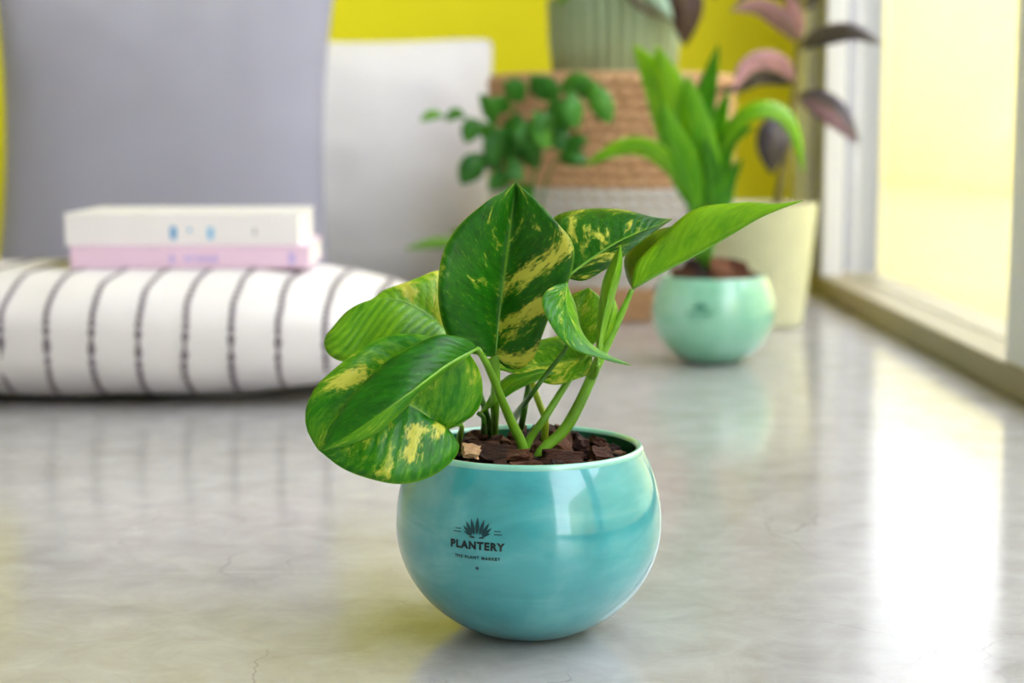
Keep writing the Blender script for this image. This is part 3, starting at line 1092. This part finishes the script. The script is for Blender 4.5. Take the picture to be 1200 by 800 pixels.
H_K = 0.168
prof = [(0.050, 0.0)] + [(0.053 + 0.018 * (i / 52) ** 0.8, 0.003 + (H_K - 0.006) * i / 52) for i in range(53)]
v, f = lathe(prof, 156, KX, KY, woven)
cap(v, f, 0, 156, True)
kp = build('pot', v, f, M['cream'], kr)
rim = [(0.0712, H_K - .004), (0.0725, H_K - .002), (0.0720, H_K), (0.0690, H_K), (0.0675, H_K - .003), (0.066, .145)]
v, f = lathe(rim, 96, KX, KY)
build('rim', v, f, M['cream'], kp)
soil_disc(kr, KX, KY, .0655, .150, 9)
tube('stem', [at(x, y, KY + d) for x, y, d in ((906, 262, 0), (918, 200, .0), (928, 140, .0), (934, 80, .0), (939, 20, .0), (944, -60, .01))],
     [.0062, .0056, .005, .0045, .004], M['wood_stem'], kr, 10)
CORD = [
    ([(936, 48, 0), (915, 25, -.02), (888, 9, -.03), (856, 12, -.04)], 22, .75, .1, 0.5),
    ([(934, 48, 0), (929, 22, -.02), (922, -6, -.03)], 20, .95, .9, 0.3),
    ([(931, 98, 0), (908, 84, -.02), (882, 84, -.04), (860, 108, -.05)], 38, .85, .3, 0.5),
    ([(936, 58, 0), (958, 43, -.02), (998, 36, -.04), (1034, 52, -.05)], 22, .15, .1, 0.5),
    ([(934, 112, 0), (958, 118, -.02), (982, 134, -.04), (1006, 168, -.05)], 30, .65, .3, 0.4),
    ([(927, 140, 0), (914, 152, -.02), (906, 172, -.03), (904, 204, -.03)], 36, .12, .0, 0.2),
    ([(932, 92, 0), (898, 90, .02), (862, 104, .03), (832, 108, .03)], 14, .2, .0, 0.4),
    ([(940, 12, 0), (954, -8, .0), (976, -22, .0)], 18, .1, .1, 0.3),
    ([(940, 5, 0), (915, -12, .02), (885, -14, .03), (862, 4, .03)], 20, .3, .2, 0.4),
    ([(942, -20, 0), (935, -60, .02), (925, -110, .02)], 26, .4, .2, 0.3),
    ([(943, -40, 0), (965, -70, .02), (1000, -90, .02)], 26, .3, .2, 0.3),
]
for i, (mid, wd, tone, vg, tw) in enumerate(CORD):
    blade(kr, KY, mid, wd * 1.2, tone=tone, varieg=vg, seed=300 + i * 5, mat='cordyline', tone_far=[None, None, .1, None, .15, None, None, None, None, None, None][i], twist=tw, petr=.0018, rib_mat='wood_stem')

# ------------------------------------------------------------------ jute basket stool
BX, BYC, BR, BH = 0.146, 2.505, 0.172, 0.346
bk = thing('jute_basket', (BX, BYC, 0), 'round jute rope basket with a white band, standing behind the mint pot', 'basket')
ROWS = 22
rh = (BH - 0.006) / ROWS


def coil_mesh(mat):
    """one plaited ring: two strands twisted round each other"""
    verts, faces = [], []
    seg, sd = 180, 6
    for strand in range(2):
        b = len(verts)
        for s in range(seg):
            an = 2 * math.pi * s / seg
            tw = an * 26 + strand * math.pi
            rc = BR + 0.0065 * math.cos(tw)
            zc = rh * 0.5 + rh * 0.22 * math.sin(tw)
            for q in range(sd):
                a2 = 2 * math.pi * q / sd
                rr = rc + 0.0050 * math.cos(a2)
                verts.append(((rr) * math.cos(an), rr * math.sin(an), zc + rh * 0.34 * math.sin(a2)))
        for s in range(seg):
            for q in range(sd):
                s2, q2 = (s + 1) % seg, (q + 1) % sd
                faces.append((b + s * sd + q, b + s2 * sd + q, b + s2 * sd + q2, b + s * sd + q2))
    me = bpy.data.meshes.new('rope_row')
    me.from_pydata(verts, [], faces)
    me.materials.append(mat)
    for p in me.polygons:
        p.use_smooth = True
    return me


cj, cw = coil_mesh(M['jute']), coil_mesh(M['jute_white'])
for k in range(ROWS):
    z = k * rh
    o = bpy.data.objects.new('rope_row', cw if 0.052 < z + rh / 2 < 0.186 else cj)
    C.objects.link(o)
    o.parent = bk
    o.location = (0, 0, z)
    o.rotation_euler = (0, 0, k * 0.092)
v, f = lathe([(0.0, BH - 0.010), (BR - 0.004, BH - 0.010), (BR + 0.005, BH - 0.009), (BR + 0.008, BH - 0.003), (BR + 0.004, BH), (0.0, BH)], 96, BX, BYC)
build('lid', v, f, M['jute'], bk)
v, f = lathe([(BR - 0.006, 0.001), (BR - 0.006, BH - 0.01)], 72, BX, BYC)
build('liner', v, f, M['jute'], bk)

# ------------------------------------------------------------------ ribbed green pot on the basket
GX, GY = BX + 0.004, BYC
gp = thing('potted_burgundy_plant', (GX, GY, BH), 'dark burgundy plant in a ribbed sage green pot on the jute basket', 'potted plant')


def ribs(r, z, an):
    return r + 0.0042 * abs(math.sin(an * 16))


GT = BH + 0.108
v, f = lathe([(0.082, BH + .0005), (0.087, BH + .004), (0.092, BH + .05), (0.0945, GT - .006), (0.0945, GT)], 264, GX, GY, ribs)
cap(v, f, 0, 264, True)
gpp = build('pot', v, f, M['ribbed'], gp)
v, f = lathe([(0.0945, GT - .002), (0.097, GT), (0.0965, GT + .003), (0.0905, GT + .003), (0.0895, GT), (0.088, GT - .03)], 96, GX, GY)
build('rim', v, f, M['ribbed'], gpp)
soil_disc(gp, GX, GY, .0885, GT - .022, 12)
BURG = [
    ([(722, 0, 0), (745, -40, -.05), (780, -30, -.10), (802, 5, -.11), (803, 54, -.11)], 60, .3, 'burgundy', .2),
    ([(720, 0, 0), (730, -40, -.05), (752, -28, -.12), (775, 0, -.14), (789, 24, -.14)], 28, .5, 'silver', .5),
    ([(718, 0, 0), (710, -40, -.06), (728, -20, -.13), (752, 8, -.14), (790, 26, -.14)], 12, .25, 'burgundy', .4),
    ([(716, 0, 0), (700, -40, -.05), (675, -20, -.10), (652, 8, -.11)], 22, .3, 'lily', .3),
    ([(718, 0, 0), (712, -60, .0), (690, -110, .0), (650, -130, -.02)], 44, .3, 'burgundy', .3),
    ([(720, 0, 0), (730, -70, .0), (755, -120, .0), (800, -130, .0)], 44, .4, 'burgundy', .3),
    ([(722, 0, 0), (745, -50, .0), (790, -70, .0), (830, -30, -.02), (838, 0, -.02)], 36, .35, 'burgundy', .3),
    ([(719, 0, 0), (718, -80, .02), (715, -150, .02)], 44, .35, 'burgundy', .5),
    ([(721, 0, 0), (760, -40, -.06), (800, -20, -.08), (815, 14, -.08)], 34, .2, 'burgundy', .4),
]
for i, (mid, wd, tone, mt, tw) in enumerate(BURG):
    m2 = [(GX / 2.51 * F_PX + 600, pix(Vector((GX, GY, GT - .02)))[1], 0)] + mid[1:]
    blade(gp, GY, m2, wd, tone=tone, varieg=.1, seed=400 + i * 3, mat=mt, twist=tw, pet=.3, petr=.0022, rib_mat='wood_stem')

# ------------------------------------------------------------------ small leafy plant in front of the basket
TX, TY = (614 - 600) / F_PX * 2.13, 2.12
tp = thing('potted_leafy_plant', (TX, TY, 0), 'small-leaved green plant with spreading stems in front of the jute basket', 'potted plant')
v, f = lathe([(.034, 0.0), (.037, .003), (.046, .085), (.048, .09), (.047, .093), (.044, .092), (.042, .07)], 64, TX, TY)
cap(v, f, 0, 64, True)
build('pot', v, f, M['smallpot'], tp)
soil_disc(tp, TX, TY, .0435, .082, 15)
STEMS = [
    [(616, 322, 0), (622, 240, 0), (632, 165, -.01), (650, 112, -.02), (692, 97, -.03)],
    [(612, 322, 0), (602, 240, 0), (588, 170, -.01), (570, 145, -.02), (535, 137, -.03), (505, 138, -.04)],
    [(612, 322, 0), (600, 255, .0), (585, 205, .01), (560, 195, .02)],
    [(610, 322, 0), (585, 296, -.02), (555, 290, -.03), (500, 291, -.05)],
    [(614, 322, 0), (612, 230, .02), (605, 150, .03), (600, 100, .03)],
    [(618, 322, 0), (634, 240, .02), (650, 190, .02), (685, 178, .01)],
]
for s in STEMS:
    tube('stem', [at(x, y, TY + d) for x, y, d in s], [.0021, .0016, .0009], M['petiole_dark'], tp, 8)
TL = [((562, 140), (546, 168), 20, .3), ((545, 136), (522, 142), 13, .45), ((520, 136), (492, 142), 11, .75), ((580, 148), (562, 110), 20, .4),
      ((572, 182), (540, 216), 26, .1), ((588, 150), (578, 196), 28, .15), ((606, 130), (598, 190), 32, .15), ((628, 128), (642, 176), 28, .55),
      ((612, 120), (590, 98), 24, .3), ((636, 118), (622, 88), 24, .3), ((650, 112), (656, 168), 28, .35), ((668, 106), (676, 152), 26, .4),
      ((690, 98), (716, 146), 24, .55), ((655, 108), (694, 92), 22, .4), ((625, 180), (600, 176), 22, .2), ((652, 186), (690, 190), 20, .2),
      ((600, 210), (572, 222), 20, .2), ((640, 150), (670, 180), 24, .25), ((606, 158), (630, 200), 26, .15), ((556, 288), (474, 292), 12, .9),
      ((556, 290), (528, 272), 14, .7), ((588, 172), (556, 150), 20, .35), ((620, 100), (655, 118), 26, .3), ((592, 185), (612, 215), 22, .2)]
TL += [((640, 165), (618, 182), 22, .2), ((600, 128), (572, 132), 22, .3), ((672, 104), (706, 118), 22, .45), ((645, 130), (634, 168), 24, .2),
       ((660, 178), (690, 165), 18, .25), ((590, 200), (560, 186), 20, .15), ((606, 220), (622, 240), 20, .3), ((610, 140), (618, 172), 26, .25)]
for i, (a, b, wd, tone) in enumerate(TL):
    wd *= 1.2
    mx, my = (a[0] + b[0]) / 2, (a[1] + b[1]) / 2 - 5
    d0 = [-.01, .0, .012, -.02][i % 4]
    blade(tp, TY, [(a[0], a[1], d0), (mx, my, d0 - .012), (b[0], b[1], d0 - .014)], wd, tone=tone, varieg=.1, seed=500 + i * 3, mat='small',
          twist=[.2, .5, -.3, .6][i % 4], nu=14, nv=3, rib=False, peak=.5)


# ------------------------------------------------------------------ cushions
def cushion(name, w_, h_, t_, loc, lean, yaw, mat, label, pinch=0.05, roundc=0.0, seed=0.0, wr=0.006):
    o0 = thing(name, loc, label, 'cushion')
    N = 44
    R = Matrix.Rotation(yaw, 3, 'Z') @ Matrix.Rotation(-lean, 3, 'X')
    verts, faces = [], []

    def pt(u, v, sgn):
        # u,v in -1..1 ; outline with in-curved sides
        x = u * (1 - pinch * (1 - v * v) * abs(u) ** 3)
        z = v * (1 - pinch * (1 - u * u) * abs(v) ** 3)
        if roundc:
            k = (abs(u) ** 6) * (abs(v) ** 6)
            x *= 1 - roundc * k
            z *= 1 - roundc * k
        th = max(0.0, (1 - abs(u) ** 2.6)) ** 0.62 * max(0.0, (1 - abs(v) ** 2.6)) ** 0.62
        q = Vector((u * 1.7 + seed, v * 1.7, sgn * 2.0))
        d = th * t_ / 2
        fold = noise.noise(q * 1.6) * 0.6 + noise.noise(q * 3.5 + Vector((3, 1, 0))) * 0.3
        d += wr * fold * min(1, th * 2.0)
        return Vector((x * w_ / 2, sgn * d, z * h_ / 2 + h_ / 2))
    W = N + 1
    for sgn in (-1, 1):
        b = len(verts)
        for i in range(W):
            for j in range(W):
                u = math.sin((-1 + 2 * i / N) * math.pi / 2)
                v = math.sin((-1 + 2 * j / N) * math.pi / 2)
                verts.append(Vector(loc) + R @ pt(u, v, sgn))
        for i in range(N):
            for j in range(N):
                q = (b + i * W + j, b + (i + 1) * W + j, b + (i + 1) * W + j + 1, b + i * W + j + 1)
                faces.append(q if sgn < 0 else q[::-1])
    zmin = min(v.z for v in verts)
    for v in verts:
        v.z -= zmin - 0.0005
    cv = build('cover', verts, faces, mat, o0)
    # piped seam round the edge
    ring = []
    for k in range(4 * 24):
        s, q = divmod(k, 24)
        t = math.sin((-1 + 2 * q / 24) * math.pi / 2)
        u, v_ = ((t, -1), (1, t), (-t, 1), (-1, -t))[s]
        p = Vector(loc) + R @ pt(u, v_, 1)
        p.z -= zmin - 0.0005
        ring.append(p)
    v2, f2 = tube_mesh(ring + [ring[0]], [0.0028, 0.0028], 8, 200)
    build('seam_piping', v2, f2, mat, o0)
    return o0


cushion('scatter_cushion', 0.50, 0.49, 0.15, (-0.512, 2.46, 0), 0.13, 0.0, M['grey_fabric'], 'plain light grey square cushion leaning behind the books', 0.075, 0, 2.0)
cushion('scatter_cushion', 0.44, 0.428, 0.14, (-0.250, 2.74, 0), 0.16, 0.0, M['white_fabric'], 'plain white square cushion leaning against the yellow wall', 0.05, 0.03, 9.0, 0.008)

# ------------------------------------------------------------------ striped floor cushion
SX0, SY0, SA, SB, SH = -0.405, 1.79, 0.325, 0.215, 0.132
fc = thing('floor_cushion', (SX0, SY0, 0), 'flat white floor cushion with thin charcoal stripes, under the two books', 'cushion')


def fc_point(phi, x):
    """cross-section in the Y-Z plane at x: phi 0 front, pi/2 top, pi back, 3pi/2 bottom"""
    u = min(1.0, abs(x - SX0) / SA)
    k = max(0.0, 1 - u ** 2.6) ** 0.5
    c, s = math.cos(phi), math.sin(phi)
    e = 0.72
    yy = -math.copysign(abs(c) ** e, c) * SB * (0.72 + 0.28 * k) * (1 if u < 1 else 1)
    zz = math.copysign(abs(s) ** (0.66 if s > 0 else 0.66), s) * (SH / 2) * k
    zc = SH * 0.47 * (0.90 + 0.10 * k)
    n_ = noise.noise(Vector((x * 9, phi * 1.6, 4.0))) * 0.006 * k
    p = Vector((x, SY0 + yy, zc + zz))
    p += Vector((0, -c, s)) * n_
    p.z = min(p.z, 0.1235)
    p.z = max(p.z, 0.0012)
    return p


NX, NP = 60, 72
verts, faces = [], []
for i in range(NX + 1):
    x = SX0 + SA * math.sin((-1 + 2 * i / NX) * math.pi / 2)
    for j in range(NP):
        verts.append(fc_point(2 * math.pi * j / NP, x))
for i in range(NX):
    for j in range(NP):
        j2 = (j + 1) % NP
        faces.append((i * NP + j, i * NP + j2, (i + 1) * NP + j2, (i + 1) * NP + j))
build('cover', verts, faces, M['stripe_fabric'], fc)
for k in range(-8, 6):
    xs = -0.2215 + k * 0.0437
    if abs(xs - SX0) > SA - 0.03:
        continue
    verts, faces = [], []
    NS = 150
    for j in range(NS + 1):
        ph = -0.75 + (math.pi + 1.0) * j / NS
        wob = noise.noise(Vector((k * 3.1, ph * 3, 0))) * 0.0016
        wd = 0.0033 * (0.75 + 0.45 * math.sin(ph * 60 + k))
        for dx, lift in ((-wd, 0.0004), (-wd * .5, 0.0018), (wd * .5, 0.0018), (wd, 0.0004)):
            x = xs + wob + dx
            p = fc_point(ph, x)
            nrm = Vector((0, -math.cos(ph), math.sin(ph)))
            q = p + nrm * lift
            q.z = max(q.z, 0.0013)
            verts.append(q)
    for j in range(NS):
        for q in range(3):
            faces.append((j * 4 + q, j * 4 + q + 1, (j + 1) * 4 + q + 1, (j + 1) * 4 + q))
    build('stripe', verts, faces, M['stripe_yarn'], fc)


# ------------------------------------------------------------------ books
def book(loc, length, depth, thick, yaw, mat, label, marks):
    o = thing('book', loc, label, 'book', None)
    R = Matrix.Rotation(yaw, 3, 'Z')
    L = Vector(loc)

    def bx(name, lo, hi, mt, parent, bev):
        ob = box(name, lo, hi, mt, None, bev)
        ob.parent = parent
        ORIGIN[ob.name] = L
        return ob
    o.rotation_euler = (0, 0, yaw)
    c = 0.0016
    # x: right end at 0, runs to -length; y: spine at 0, fore edge at depth
    bx('back_cover', (-length, 0.001, 0.0), (0, depth, c), mat, o, .0004)
    bx('front_cover', (-length, 0.001, thick - c), (0, depth, thick), mat, o, .0004)
    sp = bx('spine', (-length, -0.001, 0.0), (0, 0.0028, thick), mat, o, .0009)
    bx('page_block', (-length + .002, 0.0028, c), (-.002, depth - .002, thick - c), M['paper'], o, 0)
    for (x0, x1, z0, z1, mt, nm) in marks:
        me = box(nm, (x0, -0.00125, z0), (x1, -0.0009, z1), M[mt], None, 0)
        me.parent = sp
    return o


b1 = (-0.2080, 1.728, 0.1245)
book(b1, 0.245, 0.175, 0.0222, 0.035, M['book_pink'], 'thin pale pink book lying on the striped floor cushion',
     [(-0.1285, -0.1245, .006, .013, 'print_violet', 'spine_lettering'), (-0.1225, -0.1185, .006, .013, 'print_violet', 'spine_lettering'),
      (-0.1155, -0.1095, .006, .013, 'print_violet', 'spine_lettering'), (-0.1075, -0.1025, .006, .013, 'print_violet', 'spine_lettering'),
      (-0.1005, -0.0945, .006, .013, 'print_violet', 'spine_lettering'), (-0.1435, -0.1385, .005, .014, 'print_violet', 'spine_lettering'),
      (-0.0220, -0.0150, .004, .016, 'print_violet', 'spine_emblem')])
b2 = (-0.2200, 1.734, 0.1245 + 0.0224)
book(b2, 0.240, 0.170, 0.0335, 0.02, M['book_white'], 'thick white book with blue lettering on top of the pink book',
     [(-0.1315, -0.1255, .007, .020, 'print_blue', 'spine_lettering'), (-0.1135, -0.1105, .014, .019, 'print_paleblue', 'spine_lettering'),
      (-0.0935, -0.0875, .007, .019, 'print_paleblue', 'spine_lettering'),
      (-0.0465, -0.0435, .011, .018, 'print_grey', 'spine_lettering')])
